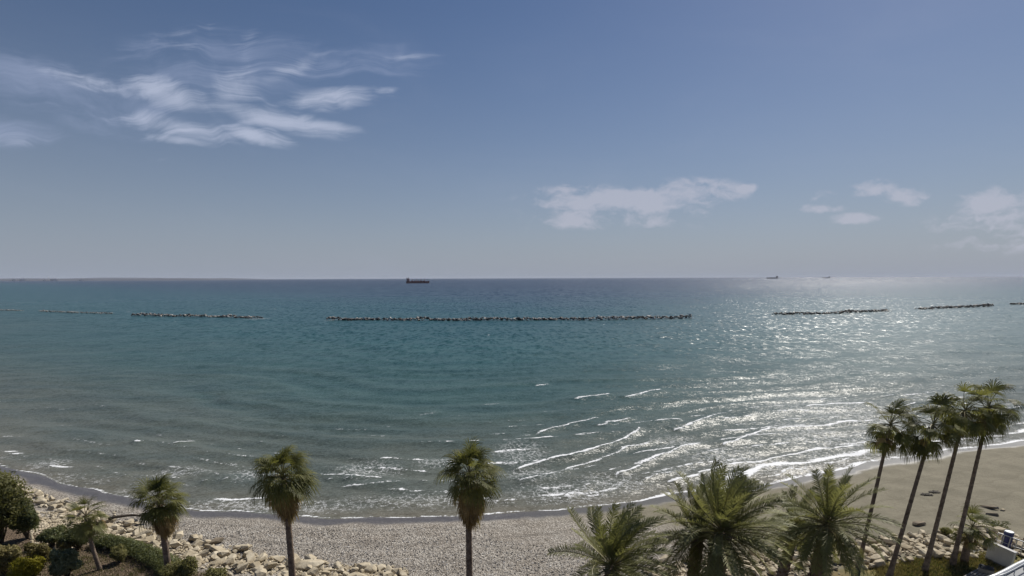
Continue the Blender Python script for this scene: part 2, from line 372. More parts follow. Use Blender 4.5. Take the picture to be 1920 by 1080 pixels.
LACE_PX = [(90, 870, 45, 12), (340, 885, 60, 10), (690, 880, 70, 20), (820, 868, 50, 12), (980, 850, 60, 25), (1060, 925, 120, 25), (1270, 830, 60, 18), (1370, 860, 110, 30),
           (1530, 815, 120, 35), (1560, 770, 160, 40), (1150, 905, 90, 22), (560, 950, 200, 14), (800, 940, 200, 16), (1480, 880, 110, 20), (430, 945, 110, 12), (1000, 890, 70, 18), (480, 890, 60, 14)]
def seg_dist(X, Y, pts):
    D = np.full(X.shape, 1e9); T = np.zeros(X.shape); L = 0
    for a, b in zip(pts[:-1], pts[1:]):
        ax, ay, bx, by = a.x, a.y, b.x, b.y; l = math.hypot(bx-ax, by-ay)
        t = np.clip(((X-ax)*(bx-ax)+(Y-ay)*(by-ay))/(l*l), 0, 1)
        dd = np.hypot(X-ax-t*(bx-ax), Y-ay-t*(by-ay)); k = dd < D; D[k] = dd[k]; T[k] = (L+t*l)[k]; L += l
    return D, T/L, L
def build_sea():
    gx = axis(-66, 104, .40, -29000, 29000, 1.16); gy = axis(44, 112, .28, 20, 30000, 1.07)
    X, Y = np.meshgrid(gx, gy); d = -d_edge(X, Y); x = X.ravel(); y = Y.ravel(); ds = d.ravel()
    foam = np.zeros_like(x); crest = np.zeros_like(x); lace = np.zeros_like(x)
    for px, w, wd in FOAM_PX:
        P = [hit(u, v, 0.05) for u, v in px]; far = max(1.0, P[0].y/70.0)**1.6
        x0, x1 = min(p.x for p in P)-6, max(p.x for p in P)+6; y0, y1 = min(p.y for p in P)-8*far, max(p.y for p in P)+8*far
        k = np.where((x > x0) & (x < x1) & (y > y0) & (y < y1))[0]
        D, T, L = seg_dist(x[k]+1.2*(fbm(x[k]*.3+11, y[k]*.3, 3)-.5), y[k]+1.5*(fbm(x[k]*.35, y[k]*.35+9, 3)-.5), P); ends = np.minimum(1, np.minimum(T, 1-T)*max(L, 2)/1.3+.15)
        wob = .55+.9*fbm(x[k]*.7, y[k]*.5+5, 3)
        s_ = .27*wd*far*wob
        foam[k] = np.maximum(foam[k], w*ends*np.exp(-(D/s_)**2)*(.45+.95*fbm(x[k]*.8+40, y[k]*1.5, 3)))
        crest[k] = np.maximum(crest[k], ends*np.exp(-(D/(1.1*far))**2)*.30*w)
        yc = np.interp(x[k], [p.x for p in sorted(P, key=lambda q: q.x)], [p.y for p in sorted(P, key=lambda q: q.x)])
        behind = np.exp(-(np.maximum(y[k]-yc, 0)/(2.6*far)))*(y[k] > yc)*np.exp(-(D/(4*far))**2)
        lace[k] = np.maximum(lace[k], .5*w*ends*behind)
    for u, v, ru, rv in LACE_PX:
        c = hit(u, v); rx = abs(hit(u+ru, v).x-c.x); ry = abs(hit(u, v-rv).y-c.y)
        lace = np.maximum(lace, .75*np.exp(-(((x-c.x)/rx)**2+((y-c.y)/ry)**2)))
    for px, _, _h in BW:
        P = [hit(u, v, 0) for u, v in px]; k = np.where((y > 200) & (y < 700) & (np.abs(x) < 700))[0]
        D, T, L = seg_dist(x[k], y[k], P); foam[k] = np.maximum(foam[k], .55*np.exp(-((D-2.5)/2.2)**2)*sstep(.5, .75, fbm(x[k]*.08, y[k]*.3, 3)))
    # run-up at the water's edge, and a second line a little out
    e1 = ds + 1.0*(fbm(x*.22, y*.22, 3)-.5); wv = fbm(x*.11+3, x*0+2, 3)
    right = sstep(5, 30, x)
    foam = np.maximum(foam, np.exp(-((e1-.2)/(.17+.5*right))**2)*(.30+.95*fbm(x*.45+7, y*.45, 4)))
    foam = np.maximum(foam, np.exp(-((e1-2.3-2.6*wv)/(.34+.3*right))**2)*sstep(.42, .62, fbm(x*.16+21, y*.1, 3)+.10*right)*.95)
    lace = np.maximum(lace, (.5+.3*right)*sstep(9+6*right, 0, ds)*sstep(.4, .65, fbm(x*.2+4, y*.3+8, 3)))
    q = ds/3.8+2.6*fbm(x*.03, y*.03+50, 3); fr = np.abs(q-np.round(q))*3.8+.9*(fbm(x*.5, y*.5+70, 3)-.5)
    mk = sstep(.47, .60, fbm(x*.10+5, y*.22+ds*.05, 3)+.085*sstep(-10, 30, x))*sstep(62, 18, ds)*sstep(1.5, 3.5, ds)*(.55+.45*sstep(-60, 10, x))
    foam = np.maximum(foam, .85*mk*np.exp(-(fr/.2)**2)*(.4+1.0*fbm(x*.9+3, y*.9, 3))); crest = np.maximum(crest, .12*mk*np.exp(-(fr/.8)**2))
    near = sstep(700, 60, ds)
    ph = fbm(x*.018, y*.03, 3)*9
    amp = sstep(1, 9, ds)*near
    z = amp*(.11*np.sin(2*math.pi*ds/7.5+ph*2)+.14*np.sin(2*math.pi*ds/19+ph)+.10*(fbm(x*.35, y*.6, 3)-.5)*(y < 140))
    z = z + crest*sstep(0, 4, ds) + .03*(fbm(x*.5, y*.5, 2)-.5)
    Vv = np.stack([x, y, z], -1); F = grid_faces(len(gx), len(gy)); F = F[(ds[F] > -4).any(1)]
    m, g = material('sea_water')
    at_ = lambda n: g.n('ShaderNodeAttribute', attribute_name=n).outputs['Fac']
    geo = g.n('ShaderNodeNewGeometry'); P = geo.outputs['Position']
    S, Fm, Lc = at_('offshore'), at_('foam'), at_('lace')
    big = g.noise(g.n('ShaderNodeMapping', {'Vector': P, 'Scale': (.006, .016, 1)}).outputs[0], 1.0, 4, .6).outputs[0]
    lg = g.m('LOGARITHM', g.m('MAXIMUM', S, 1.0), 10.0)
    lg = g.m('ADD', lg, g.m('MULTIPLY', g.m('SUBTRACT', big, .5), .55))
    c = g.ramp(g.m('DIVIDE', lg, 4.0), [(0.0, (.160, .150, .120)), (.22, (.125, .132, .112)), (.35, (.096, .116, .102)), (.44, (.056, .102, .098)), (.53, (.030, .092, .098)),
                                        (.63, (.015, .074, .090)), (.70, (.010, .044, .076)), (.79, (.009, .029, .064)), (1.0, (.008, .024, .056))])
    md = g.noise(g.n('ShaderNodeMapping', {'Vector': P, 'Scale': (.05, .16, 1)}).outputs[0], 1.0, 4, .6).outputs[0]
    c = g.mix(g.sm(md, .35, .7), c, g.mix(1.0, c, (.72, .80, .84), 'MULTIPLY'))
    # slopes of the wind chop, each octave a pair of independent slopes
    def slope(sx, sy, det, k):
        nz = g.noise(g.n('ShaderNodeMapping', {'Vector': P, 'Scale': (sx, sy, 1)}).outputs[0], 1.0, det, .6)
        return g.vm('MULTIPLY', g.vm('SUBTRACT', nz.outputs[1], (.5, .5, .5)), (k*.75, k, 0))
    dist = g.vm('LENGTH', g.vm('SUBTRACT', P, tuple(CAM)))
    sl_ = slope(.05, .10, 2, .35)
    far1 = g.sm(S, 30, 160); far2 = g.sm(S, 300, 900); fine = g.sm(S, 40, 260, 1.0, .35)
    sl_ = g.vm('ADD', sl_, g.vm('MULTIPLY', slope(.55, .24, 2, 1.3), g.comb(far1, far1, 0.0)))
    sl_ = g.vm('ADD', sl_, g.vm('MULTIPLY', slope(.16, .03, 3, 1.25), g.comb(far2, far2, 0.0)))
    sl_ = g.vm('ADD', sl_, slope(.45, .85, 2, .55))
    chop = g.vm('ADD', slope(2.0, 3.4, 1, CHOP), slope(5.5, 8.0, 0, .55))
    sl_ = g.vm('ADD', sl_, g.vm('MULTIPLY', chop, g.comb(fine, fine, 0.0)))
    Nn = g.vm('NORMALIZE', g.vm('ADD', geo.outputs['Normal'], sl_))
    # foam cover
    fn = g.noise(P, 2.4, 3, .7).outputs[0]; fn2 = g.noise(g.n('ShaderNodeMapping', {'Vector': P, 'Scale': (1, 1, 1)}).outputs[0], 5.5, 2, .7, .6).outputs[0]
    f1 = g.sm(g.m('ADD', Fm, g.m('MULTIPLY', g.m('SUBTRACT', fn, .5), 1.5)), .36, .78)
    web = g.n('ShaderNodeTexVoronoi', {'Vector': g.vm('ADD', P, g.vm('MULTIPLY', g.noise(P, 1.1, 3, .6).outputs[1], (1.6, 1.6, 0))), 'Scale': 1.05}, feature='DISTANCE_TO_EDGE')
    f2 = g.m('MULTIPLY', g.sm(web.outputs[0], .16, .0), g.sm(g.m('ADD', Lc, g.m('MULTIPLY', g.m('SUBTRACT', fn, .5), 1.6)), .25, .75))
    f2 = g.m('MULTIPLY', f2, g.sm(fn2, .42, .6))
    # scattered whitecaps on the open water
    wc = g.noise(g.n('ShaderNodeMapping', {'Vector': P, 'Scale': (.22, .13, 1)}).outputs[0], 1.0, 2, .5).outputs[0]
    f3 = g.m('MULTIPLY', g.sm(wc, .755, .80), g.sm(S, 60, 160))
    f3 = g.m('MULTIPLY', f3, .75)
    fo = g.m('MAXIMUM', g.m('MAXIMUM', f1, g.m('MULTIPLY', f2, .7)), f3)
    wat = g.n('ShaderNodeBsdfPrincipled', {'Base Color': c, 'Roughness': g.sm(dist, 60, 900, .33, .27), 'IOR': 1.33, 'Specular IOR Level': g.sm(dist, 60, 400, .12, .2), 'Normal': Nn})
    fm = g.n('ShaderNodeBsdfPrincipled', {'Base Color': (.85, .86, .87, 1), 'Roughness': .8, 'Specular IOR Level': .2})
    mx = g.n('ShaderNodeMixShader', {0: fo, 1: wat.outputs[0], 2: fm.outputs[0]})
    finish(g, mx.outputs[0])
    me = new_mesh('sea', Vv, F, m, smooth=True)
    attr(me, 'offshore', ds); attr(me, 'foam', foam); attr(me, 'lace', lace)
    tag(obj('sea', me), kind='structure')
CHOP = .78
build_sea()

# ------------------------------------------------------------------ rocks
ROCKM = simple('pale_limestone', (.36, .30, .205), (.58, .51, .385), .7, .9, 5, .2, .06, 3.5, coord='World')
ROCKD = simple('wet_dark_rock', (.018, .017, .018), (.10, .09, .08), .35, .6, 4, .4, coord='World')
ROCKB = simple('brown_rock', (.16, .13, .095), (.30, .25, .18), .9, .9, 4, .2, .04, 4, coord='World')
def hull_rock(name, mat, n=20, flat=.62, seed=0):
    import bmesh
    r = random.Random(seed); bm = bmesh.new()
    for _ in range(n):
        v = Vector((r.gauss(0, 1), r.gauss(0, 1), r.gauss(0, 1))).normalized()
        v = Vector([math.copysign(abs(k)**.75, k) for k in v])*r.uniform(.42, .55)
        bm.verts.new((v.x*r.uniform(.9, 1.1), v.y*.82, v.z*flat))
    res = bmesh.ops.convex_hull(bm, input=bm.verts)
    bmesh.ops.delete(bm, geom=[e for e in res['geom_interior'] if isinstance(e, bmesh.types.BMVert)], context='VERTS')
    me = bpy.data.meshes.new(name); bm.to_mesh(me); bm.free(); me.materials.append(mat); return me
RV = [hull_rock('rock', ROCKM, 22, .55+.03*(i % 5), i) for i in range(14)]
RB = [hull_rock('brown_rock', ROCKB, 18, .55, 50+i) for i in range(5)]

def pile(root, region, n, smin, smax, seed, stuff_n=0, meshes=RV, lift=.25, pack=.62):
    """region(u01) -> plan point; dart-throwing so that neighbours touch but do not sink into each other"""
    r = random.Random(seed); placed = []; k = 0; tries = 0
    while k < n and tries < n*80:
        tries += 1; s_ = smin+(smax-smin)*r.random()**2.2*(1 if k > n*.25 else 1)
        if k < n*.2: s_ = smax*r.uniform(.7, 1)
        x, y = region(r)
        if any((x-a)**2+(y-b)**2 < (pack*(s_+c)*.62)**2 for a, b, c in placed): continue
        placed.append((x, y, s_))
        o = obj('rock', r.choice(meshes), root, (x, y, gz(x, y)+s_*(.12+lift*r.random())), (r.uniform(-.35, .35), r.uniform(-.35, .35), r.uniform(0, 6.28)), (s_*r.uniform(.9, 1.35), s_*r.uniform(.8, 1.1), s_*r.uniform(.75, 1.1)))
        k += 1
    if stuff_n:
        mb = MB()
        for _ in range(stuff_n):
            x, y = region(r); me = r.choice(meshes); s_ = r.uniform(.14, .34)
            R = Matrix.Rotation(r.uniform(0, 6.28), 3, 'Z') @ Matrix.Rotation(r.uniform(-.6, .6), 3, 'X'); c = Vector((x, y, gz(x, y)+s_*.2))
            mb.add([c + R @ (v.co*s_) for v in me.vertices], [tuple(p.vertices) for p in me.polygons])
        o = mb.build('rubble', meshes[0].materials[0], root); o['kind'] = 'stuff'
    return placed
def band(r0, r1, x0, x1):
    """plan points in a strip along the foot line of the bank, r0..r1 m behind it, x0..x1"""
    def f(r):
        x = r.uniform(x0, x1); q = r.triangular(r0, r1, (r0*2+r1)/3); y = float(np.interp(x, RKX, RKY))-q*math.sqrt(1+float(np.interp(x, RKX, RKS))**2)
        return x, y
    return f
def xat(u, v, z=1): return hit(u, v, z).x
b1 = empty('rock_bank'); tag(b1, 'bank of cream limestone boulders along the shingle, left and middle of the bay', 'rock bank', 'boulder banks')
b1r = pile(b1, band(-.6, 4.6, xat(215, 985), xat(760, 1085)), 300, .32, 1.2, 5, 1800)
b2 = empty('rock_bank'); tag(b2, 'bank of small tan rocks at the back of the sand, under the tall palms', 'rock bank', 'boulder banks')
pile(b2, band(-.6, 5.6, xat(1210, 1074), xat(1815, 966)), 300, .5, 1.25, 8, 2200)
b3 = empty('rock_bank'); tag(b3, 'scree of broken pale stones beyond the leafy tree at the left edge', 'rock bank', 'boulder banks')
pile(b3, band(-.5, 2.2, xat(30, 890), xat(225, 985)), 150, .35, 1.2, 11, 0)
def scree(r):
    u = r.gauss(115, 38); v = r.gauss(990, 18); p = on_ground(max(60, min(215, u)), max(962, min(1030, v))); return p.x, p.y
pile(b3, scree, 130, .25, .6, 12, 1100)

def lone_rock(u, v, s_, label, meshes=RB, rz=0.0, sc=(1.4, .9, .8), z=.15):
    p = on_ground(u, v); o = obj('boulder', random.choice(meshes), None, (p.x, p.y, p.z+s_*z), (0.1, -.1, rz), (s_*sc[0], s_*sc[1], s_*sc[2])); tag(o, label, 'boulder'); return o
lone_rock(1855, 953, .95, 'long dark flat rock lying on the sand, upper of two near right edge', rz=-.7, sc=(1.7, .7, .6))
lone_rock(1860, 966, .9, 'short dark rock on the sand just below a longer one', rz=-.4, sc=(1.3, .8, .7))
lone_rock(1880, 957, .45, 'smallest pale stone on the sand right of two dark rocks', RV, .3)
lone_rock(1722, 984, 1.0, 'brown boulder on sand at top of small rock bank, between two tall trunks', rz=.1)
lone_rock(455, 1031, 1.4, 'white flat boulder lying alone on the shingle beside the cream bank', RV, .1, (1.4, .8, .6))
lone_rock(368, 1012, 1.2, 'white rounded boulder at seaward edge of the cream bank', RV, .2, (1.2, .9, .8))
lone_rock(402, 1018, 1.2, 'darker tan slab on the shingle just right of a white rounded boulder', RB, .5, (1.4, .9, .7))
lone_rock(576, 1066, 2.1, 'large pale flat slab near the slim trunk of the second palm', RV, .05, (1.5, .9, .5))
for u, v, s_, nm in ((1737, 928, .28, 'small dark clump of seaweed on the sand left of the third tall trunk'), (1752, 923, .24, 'small dark clump of seaweed on the sand touching the third tall trunk')):
    p = on_ground(u, v); r = random.Random(int(u)); mb = MB(p)
    for i in range(40):
        a = r.uniform(0, 6.28); q = r.random()*s_; c = p+Vector((math.cos(a)*q*1.6, math.sin(a)*q*.5, .03+.08*r.random())); b = r.uniform(0, 6.28); e = Vector((math.cos(b), math.sin(b), r.uniform(-.2, .3)))*.3; w = Vector((-e.y, e.x, 0))*.25
        mb.add([c-e-w, c+e-w, c+e+w, c-e+w], [(0, 1, 2, 3)])
    tag(mb.build('seaweed_clump', simple('dried_seaweed', (.02, .016, .01), (.05, .04, .025), 4), loc=p), nm, 'seaweed')

# ------------------------------------------------------------------ breakwaters: real rock mounds, each one mesh of boulders too small to tell apart
BWM = [simple('pale_breakwater_rock', (.40, .37, .33), (.62, .59, .54), .5, .85, 3, .3, coord='World'), simple('grey_breakwater_rock', (.12, .11, .105), (.26, .24, .22), .45, .75, 3, .4, coord='World'), ROCKD]
for i, (px, lab, hs) in enumerate(BW):
    r = random.Random(100+i); P = [hit(u, v, 0) for u, v in px]; root = empty('breakwater', P[0]); tag(root, lab, 'breakwater', 'detached rock breakwaters'); mb = MB(P[0])
    wt = (6, 4, 1) if i < 2 else (3, 4, 4) if i < 4 else (.2, 1.2, 6)
    for a, b in zip(P[:-1], P[1:]):
        L = (b-a).length; n = int(L*3.6)
        side = Vector((-(b-a).y, (b-a).x, 0)).normalized()
        for k in range(n):
            t = (k+r.random())/n; w = r.gauss(0, .8); me = RV[r.randrange(14)]; s_ = (.7+1.5*r.random()**2)*hs
            c = a.lerp(b, t); prof = .45+1.1*float(vnoise(np.array([c.x*.09+i*7]), np.array([c.y*.02]))[0])
            top = max(0, 1-abs(w)/2.3); c = c+side*w*1.7; c.z = r.uniform(-.1, .2)+1.35*hs*prof*top*r.uniform(.5, 1.15)
            R = Matrix.Rotation(r.uniform(0, 6.28), 3, 'Z') @ Matrix.Rotation(r.uniform(-.6, .6), 3, 'X')
            mb.add([c + R @ (q.co*s_) for q in me.vertices], [tuple(p.vertices) for p in me.polygons], r.choices((0, 1, 2), wt)[0] if c.z > .35 else r.choices((0, 1, 2), (.3, 1, 3))[0])
    mb.build('rocks', BWM, root)['kind'] = 'stuff'

# ------------------------------------------------------------------ ships
def ship(u, v, Yd, length, heading, label, hullc, topc, kind):
    c = hit(u, v, 0) if Yd is None else at(u, v, Yd); c.z = 0
    root = empty('cargo_ship', c, heading); tag(root, label, 'ship', 'ships at anchor')
    L = length; B = L*.15; D = L*.082
    hm = simple('ship_hull_paint', hullc, tuple(k*.8 for k in hullc), .05, .6); tm = simple('ship_superstructure', topc, tuple(k*.85 for k in topc), .1, .6); dk = simple('ship_dark_gear', (.05, .04, .045), (.08, .06, .06), .1, .7)
    # hull lofted from stern (-x) to raked bow (+x)
    st = [(-.5, .78, .0), (-.46, .95, 0), (-.3, 1, 0), (.2, 1, 0), (.36, .86, .02), (.44, .5, .06), (.49, .1, .12)]
    V = []; F = []
    for (t, wf, sh) in st:
        w = B/2*wf; top = D*(1+sh*1.6); V += [(t*L-(.03*L if t > .4 else 0), -w*.8, -2.0), (t*L, -w, top), (t*L, w, top), (t*L-(.03*L if t > .4 else 0), w*.8, -2.0)]
    for i in range(len(st)-1):
        for k in range(4):
            k2 = (k+1) % 4; F.append((i*4+k, i*4+k2, i*4+4+k2, i*4+4+k))
    F += [(3, 2, 1, 0), tuple((len(st)-1)*4+k for k in range(4))]
    obj('hull', new_mesh('hull', V, F, hm), root)
    def bx(name, c_, s_, mat): mb = MB(); mb.box(c_, s_); return mb.build(name, mat, root)
    hx = -.40*L
    dh = MB(); dh.box((hx, 0, D+.045*L), (.10*L, B*.9, .09*L)); dh.box((hx+.01*L, 0, D+.105*L), (.06*L, B*1.02, .03*L)); d_ = dh.build('deckhouse', tm, root)
    fn_ = MB(); fn_.tube([(hx-.055*L, 0, D), (hx-.055*L, 0, D+.14*L)], .02*L, 8); fn_.build('funnel', hm, root)
    fm_ = MB(); fm_.tube([(hx+.01*L, 0, D+.12*L), (hx+.01*L, 0, D+.17*L)], .006*L, 6); fm_.build('mast', dk, root)
    f2 = MB(); f2.tube([(.42*L, 0, D*1.05), (.42*L, 0, D+.085*L)], .006*L, 6); f2.build('mast', dk, root)
    if kind == 'red':
        for q in (-.24, -.06, .12, .28):
            cr = MB(); cr.tube([(q*L, 0, D), (q*L, 0, D+.09*L)], .011*L, 6); cr.tube([(q*L, 0, D+.08*L), (q*L+.10*L, 0, D+.055*L)], .006*L, 6); cr.build('deck_crane', tm, root)
        for q in (-.27, -.15, -.03, .09, .21): bx('hatch', (q*L+.03*L, 0, D+.012*L), (.085*L, B*.7, .024*L), hm)
    else:
        for q in (-.22, -.08, .06, .2): bx('hatch', (q*L, 0, D+.008*L), (.1*L, B*.7, .016*L), dk)
    return root
p = hit(784, 531, 0)
ship(784, 531, None, 44*pxm(p), rad(8), 'rust red cargo ship with deck cranes, nearest of the ships', (.21, .05, .05), (.32, .17, .17), 'red')
ship(1448, 519, 8500, 22*pxm(at(1448, 519, 8500)), rad(180), 'dark tanker with tall aft deckhouse, larger of two ships on the right horizon', (.03, .035, .05), (.07, .08, .10), 'tanker')
ship(1549, 519, 9500, 15*pxm(at(1549, 519, 9500)), rad(180), 'tiny dark ship on the horizon above the glitter, smallest of the ships', (.03, .035, .05), (.09, .10, .12), 'tanker')

# ------------------------------------------------------------------ far coast, upper left
LANDM = simple('far_land_haze_tinted', (.055, .062, .085), (.085, .092, .115), .002, .95, coord='World')  # blue of the distant haze is painted into the land colour
def far_land(name, u0, u1, Yd, hmax, depth, seed):
    n = 90; rows = 6; V = []; F = []
    for j in range(rows):
        for i in range(n):
            t = i/(n-1); u = u0+(u1-u0)*t; p = at(u, 527, Yd); q = j/(rows-1)
            e = min(1, (1-t)*3.0)*(.5+.9*mnoise.noise((t*5, q*2, seed))+.35*mnoise.noise((t*17, q*3, seed)))
            z = -1.5+(hmax*max(.15, .55+e*.5)*math.sin(math.pi*min(1, q*.62+.02)))*min(1, (1-t)*6)
            V.append((p.x, p.y+q*depth+150*mnoise.noise((t*6, 0, seed)), z))
    for j in range(rows-1):
        for i in range(n-1): a = j*n+i; F.append((a, a+1, a+n+1, a+n))
    o = obj(name, new_mesh(name, V, F, LANDM, smooth=True)); tag(o, kind='structure')
far_land('headland', -220, 380, 9500, 40, 1500, 3.3)
far_land('hills', -260, 470, 15000, 70, 2500, 8.1)
WB = simple('far_white_render', (.62, .60, .58), (.74, .72, .70), .01, .8); GL = simple('far_window_glass', (.08, .10, .13), (.12, .14, .17), .1, .3)
def far_house(u, wpx, hpx, floors, label):
    c = at(u, 529, 9350); px = pxm(c); w, h = wpx*px, hpx*px; c.z = 2.0
    root = empty('far_building', c, rad(-35)); tag(root, label, 'building', 'white buildings on the far headland')
    mb = MB(); mb.box((0, 0, h/2), (w, w*.35, h)); wl = mb.build('wall', WB, root)
    mb = MB(); mb.box((0, 0, h+.35), (w*1.03, w*.37, .7)); mb.build('roof', WB, root)
    for k in range(floors):
        mb = MB(); mb.box((0, -w*.176, h*(k+.55)/floors), (w*.86, .5, h/floors*.4)); mb.build('window_band', GL, root)
far_house(26, 8, 2.4, 2, 'small white block at the far left end of the distant headland')
far_house(42, 14, 3.0, 3, 'widest white block low on the distant headland near left edge')
far_house(84, 7, 2.0, 2, 'small white block just left of the thin chimneys on the headland')
far_house(101, 18, 3.0, 3, 'long white block at the foot of the thin chimneys on the headland')
far_house(152, 10, 2.0, 2, 'low white block on the headland, farthest right of the distant buildings')
for i, (u, h) in enumerate(((93, 11), (101, 7), (106, 7))):
    c = at(u, 529, 9650); px = pxm(c); c.z = 4; mb = MB(c); mb.tube([c, c+Vector((0, 0, h*px*.7))], [4.5, 3.0], 8); mb.tube([c+Vector((0, 0, h*px*.7)), c+Vector((0, 0, h*px*.74))], 3.6, 8)
    tag(mb.build('chimney_stack', WB, loc=c), ('tallest of three thin chimneys on the distant headland', 'middle thin chimney of three on the distant headland', 'rightmost thin chimney of three on the distant headland')[i], 'chimney', 'chimneys on the far headland')

# ------------------------------------------------------------------ palms
FANG = leafmat('fan_palm_leaf', (.078, .088, .029), (.215, .215, .072), 1.2, .46, .55, .2, (.312, .280, .130))
FAND = leafmat('dead_fan_leaf', (.240, .168, .084), (.480, .348, .168), 1.6, .35, .8, .1, (.600, .480, .264))
PETI = leafmat('palm_petiole', (.17, .15, .06), (.30, .25, .12), 2, .1, .5, .4)
DATE = leafmat('date_palm_leaflet', (.152, .161, .063), (.317, .315, .134), 1.0, .42, .55, .25, (.378, .366, .183))
TRUNKM = simple('palm_trunk_bark', (.125, .094, .073), (.275, .213, .163), 3.0, .95, 5, .15, .05, 9, coord='World')
STUBM = simple('palm_leaf_base', (.101, .068, .043), (.230, .155, .095), 3.0, .95, 4, .15, .03, 9, coord='World')
UP = Vector((0, 0, 1))
def dirv(az, el): return Vector((math.cos(az)*math.cos(el), math.sin(az)*math.cos(el), math.sin(el)))

def fan_frond(root, top, az, el, plen, blen, droop, wind, r, dead=False, name='frond', nl=26, hang=1.0):
    mb = MB(top); p = Vector(top); d = dirv(az, el); pts = [p.copy()]; n = 6
    for i in range(n):
        d = (d + Vector((0, 0, -droop*.16)) + wind*.07).normalized(); p = p+d*plen/n; pts.append(p.copy())
    mb.tube(pts, [.035-.018*i/n for i in range(n+1)], 3, 0, False)
    S = d.cross(UP)
    S = S.normalized() if S.length > .15 else Vector((math.sin(az), -math.cos(az), 0))
    S = (Matrix.Rotation(r.uniform(-.5, .5), 3, d) @ S); Nn = S.cross(d).normalized()
    span = rad(r.uniform(70, 100)) if not dead else rad(r.uniform(50, 80))
    for j in range(nl):
        a = -span+2*span*(j+.5)/nl+r.uniform(-.03, .03); q = abs(a)/span
        L = blen*(1-.28*q*q)*r.uniform(.85, 1.08); Ld = d*math.cos(a)+S*math.sin(a)+Nn*(.22*q); Ld.normalize()
        Wd = Nn.cross(Ld).normalized(); w0 = span/nl*.9; pos = p.copy(); ts = (0, .28, .5, .68, .85, 1.0); dd = Ld.copy(); vs_ = []
        for i, t in enumerate(ts):
            if i: pos = pos+dd*L*(t-ts[i-1])
            if t >= .28: dd = (dd + Vector((0, 0, -1))*(.20+.95*max(0, t-.3))*hang*r.uniform(.7, 1.2) + wind*.34*t).normalized()
            hw = L*w0*min(t, .42)*(1.0 if t <= .42 else max(0, (1-t)/.58)**.7)+.004
            if t == 1.0: vs_.append(pos)
            else: vs_ += [pos-Wd*hw, pos+Wd*hw]
        mb.add(vs_, [(0, 1, 3, 2), (2, 3, 5, 4), (4, 5, 7, 6), (6, 7, 9, 8), (8, 9, 10)], 1)
    return mb.build(name, [FAND if dead else PETI, FAND if dead else FANG], root, loc=Vector(top)-root.location)

def curve_pts(a, b, bow, n=14):
    out = []
    for i in range(n+1):
        t = i/n; out.append(a.lerp(b, t)+bow*(4*t*(1-t)))
    return out
def ring_trunk(root, pts, r0, r1, flare=1.6, sides=12, name='trunk'):
    """trunk with faint leaf-scar rings and a flared foot"""
    mb = MB(root.location); P = [];R_ = []; n = len(pts)-1; M = 5
    for i in range(n*M+1):
        t = i/(n*M); k = min(int(t*n), n-1); P.append(pts[k].lerp(pts[k+1], t*n-k))
        R_.append((r0+(r1-r0)*t)*(1+(flare-1)*math.exp(-t*14))*(1+.035*math.sin(i*2.4)+random.uniform(-.03, .03)))
    mb.tube(P, R_, sides); return mb.build(name, TRUNKM, root, True)

def fan_palm(label, base, top, seed, nfr=30, plen=1.15, blen=1.25, wind=Vector((.5, .2, .1)), r0=.24, r1=.17, skirt=26, skirt_len=1.9, flare=1.6, group='slender fan palms', up=1.0, lo=-55, dr=1.0, hang=1.0, jit=14):
    r = random.Random(seed); random.seed(seed)
    root = empty('fan_palm', base); tag(root, label, 'palm tree', group)
    bow = Vector((r.uniform(-.12, .12), r.uniform(-.1, .1), 0))
    ring_trunk(root, curve_pts(base, top, bow), r0, r1, flare)
    for i in range(nfr):
        t = i/(nfr-1); el = rad(84*up-(84*up-lo)*t**.85+r.uniform(-jit, jit)); az = i*2.39996+r.uniform(-.35, .35)
        c = top+Vector((0, 0, .25*(1-t)))
        fan_frond(root, c, az, el, plen*r.uniform(.6, 1.35), blen*r.uniform(.75, 1.15), (.55+.4*t+r.uniform(-.1, .2))*dr, wind*r.uniform(.5, 1.4), r, hang=hang)
    for i in range(skirt):
        t = i/max(1, skirt-1); el = rad(8-84*t**.75+r.uniform(-10, 10)); az = i*2.39996+1
        c = top-Vector((0, 0, .10+skirt_len*.5*t))
        fan_frond(root, c, az, el, plen*.8*r.uniform(.7, 1.1)*(1.2-.75*t), blen*.85*r.uniform(.8, 1.15), 1.5, wind*.3, r, True, 'dead_frond', 16, 1.6)
    return root

def ext(u1, v1, u2, v2, Y):
    """crown point and ground point of a trunk seen through two picture points at depth Y"""
    a = at(u1, v1, Y); b = at(u2, v2, Y); z = gz(b.x, b.y); t = (a.z-z)/(a.z-b.z); q = a.lerp(b, t); q.z = gz(q.x, q.y)-.1; return q, a

WL = Vector((.35, .1, .25))
b, t = ext(300, 945, 318, 1080, 36); fan_palm('shaggy fan palm left of the three shore palms, before the cream boulders', b, t, 1, 38, .95, 1.55, WL, .25, .2, 46, 2.6, group='three shore palms', lo=8, hang=1.35, jit=22)
b, t = ext(531, 896, 547, 1080, 35); fan_palm('middle of three shore palms, round spiky crown over a thin leaning trunk', b, t, 22, 38, 1.25, 1.85, WL, .25, .2, 50, 3.6, group='three shore palms', lo=8, hang=1.35, jit=22)
b, t = ext(880, 895, 881, 1080, 34); fan_palm('right of three shore palms, ragged crown with long straw skirt, upright trunk', b, t, 13, 38, 1.2, 1.85, WL, .25, .2, 60, 4.4, group='three shore palms', lo=8, hang=1.35, jit=22)
WR = Vector((1.25, .2, .12))
b, t = ext(1669, 800, 1606, 1078, 38); fan_palm('leftmost of four tall wind swept palms, trunk passing behind the date palm', b, t, 4, 34, 1.3, 1.45, WR, .16, .11, 6, 1.2, group='four tall wind swept palms', lo=-45, dr=1.2, hang=1.5, jit=24)
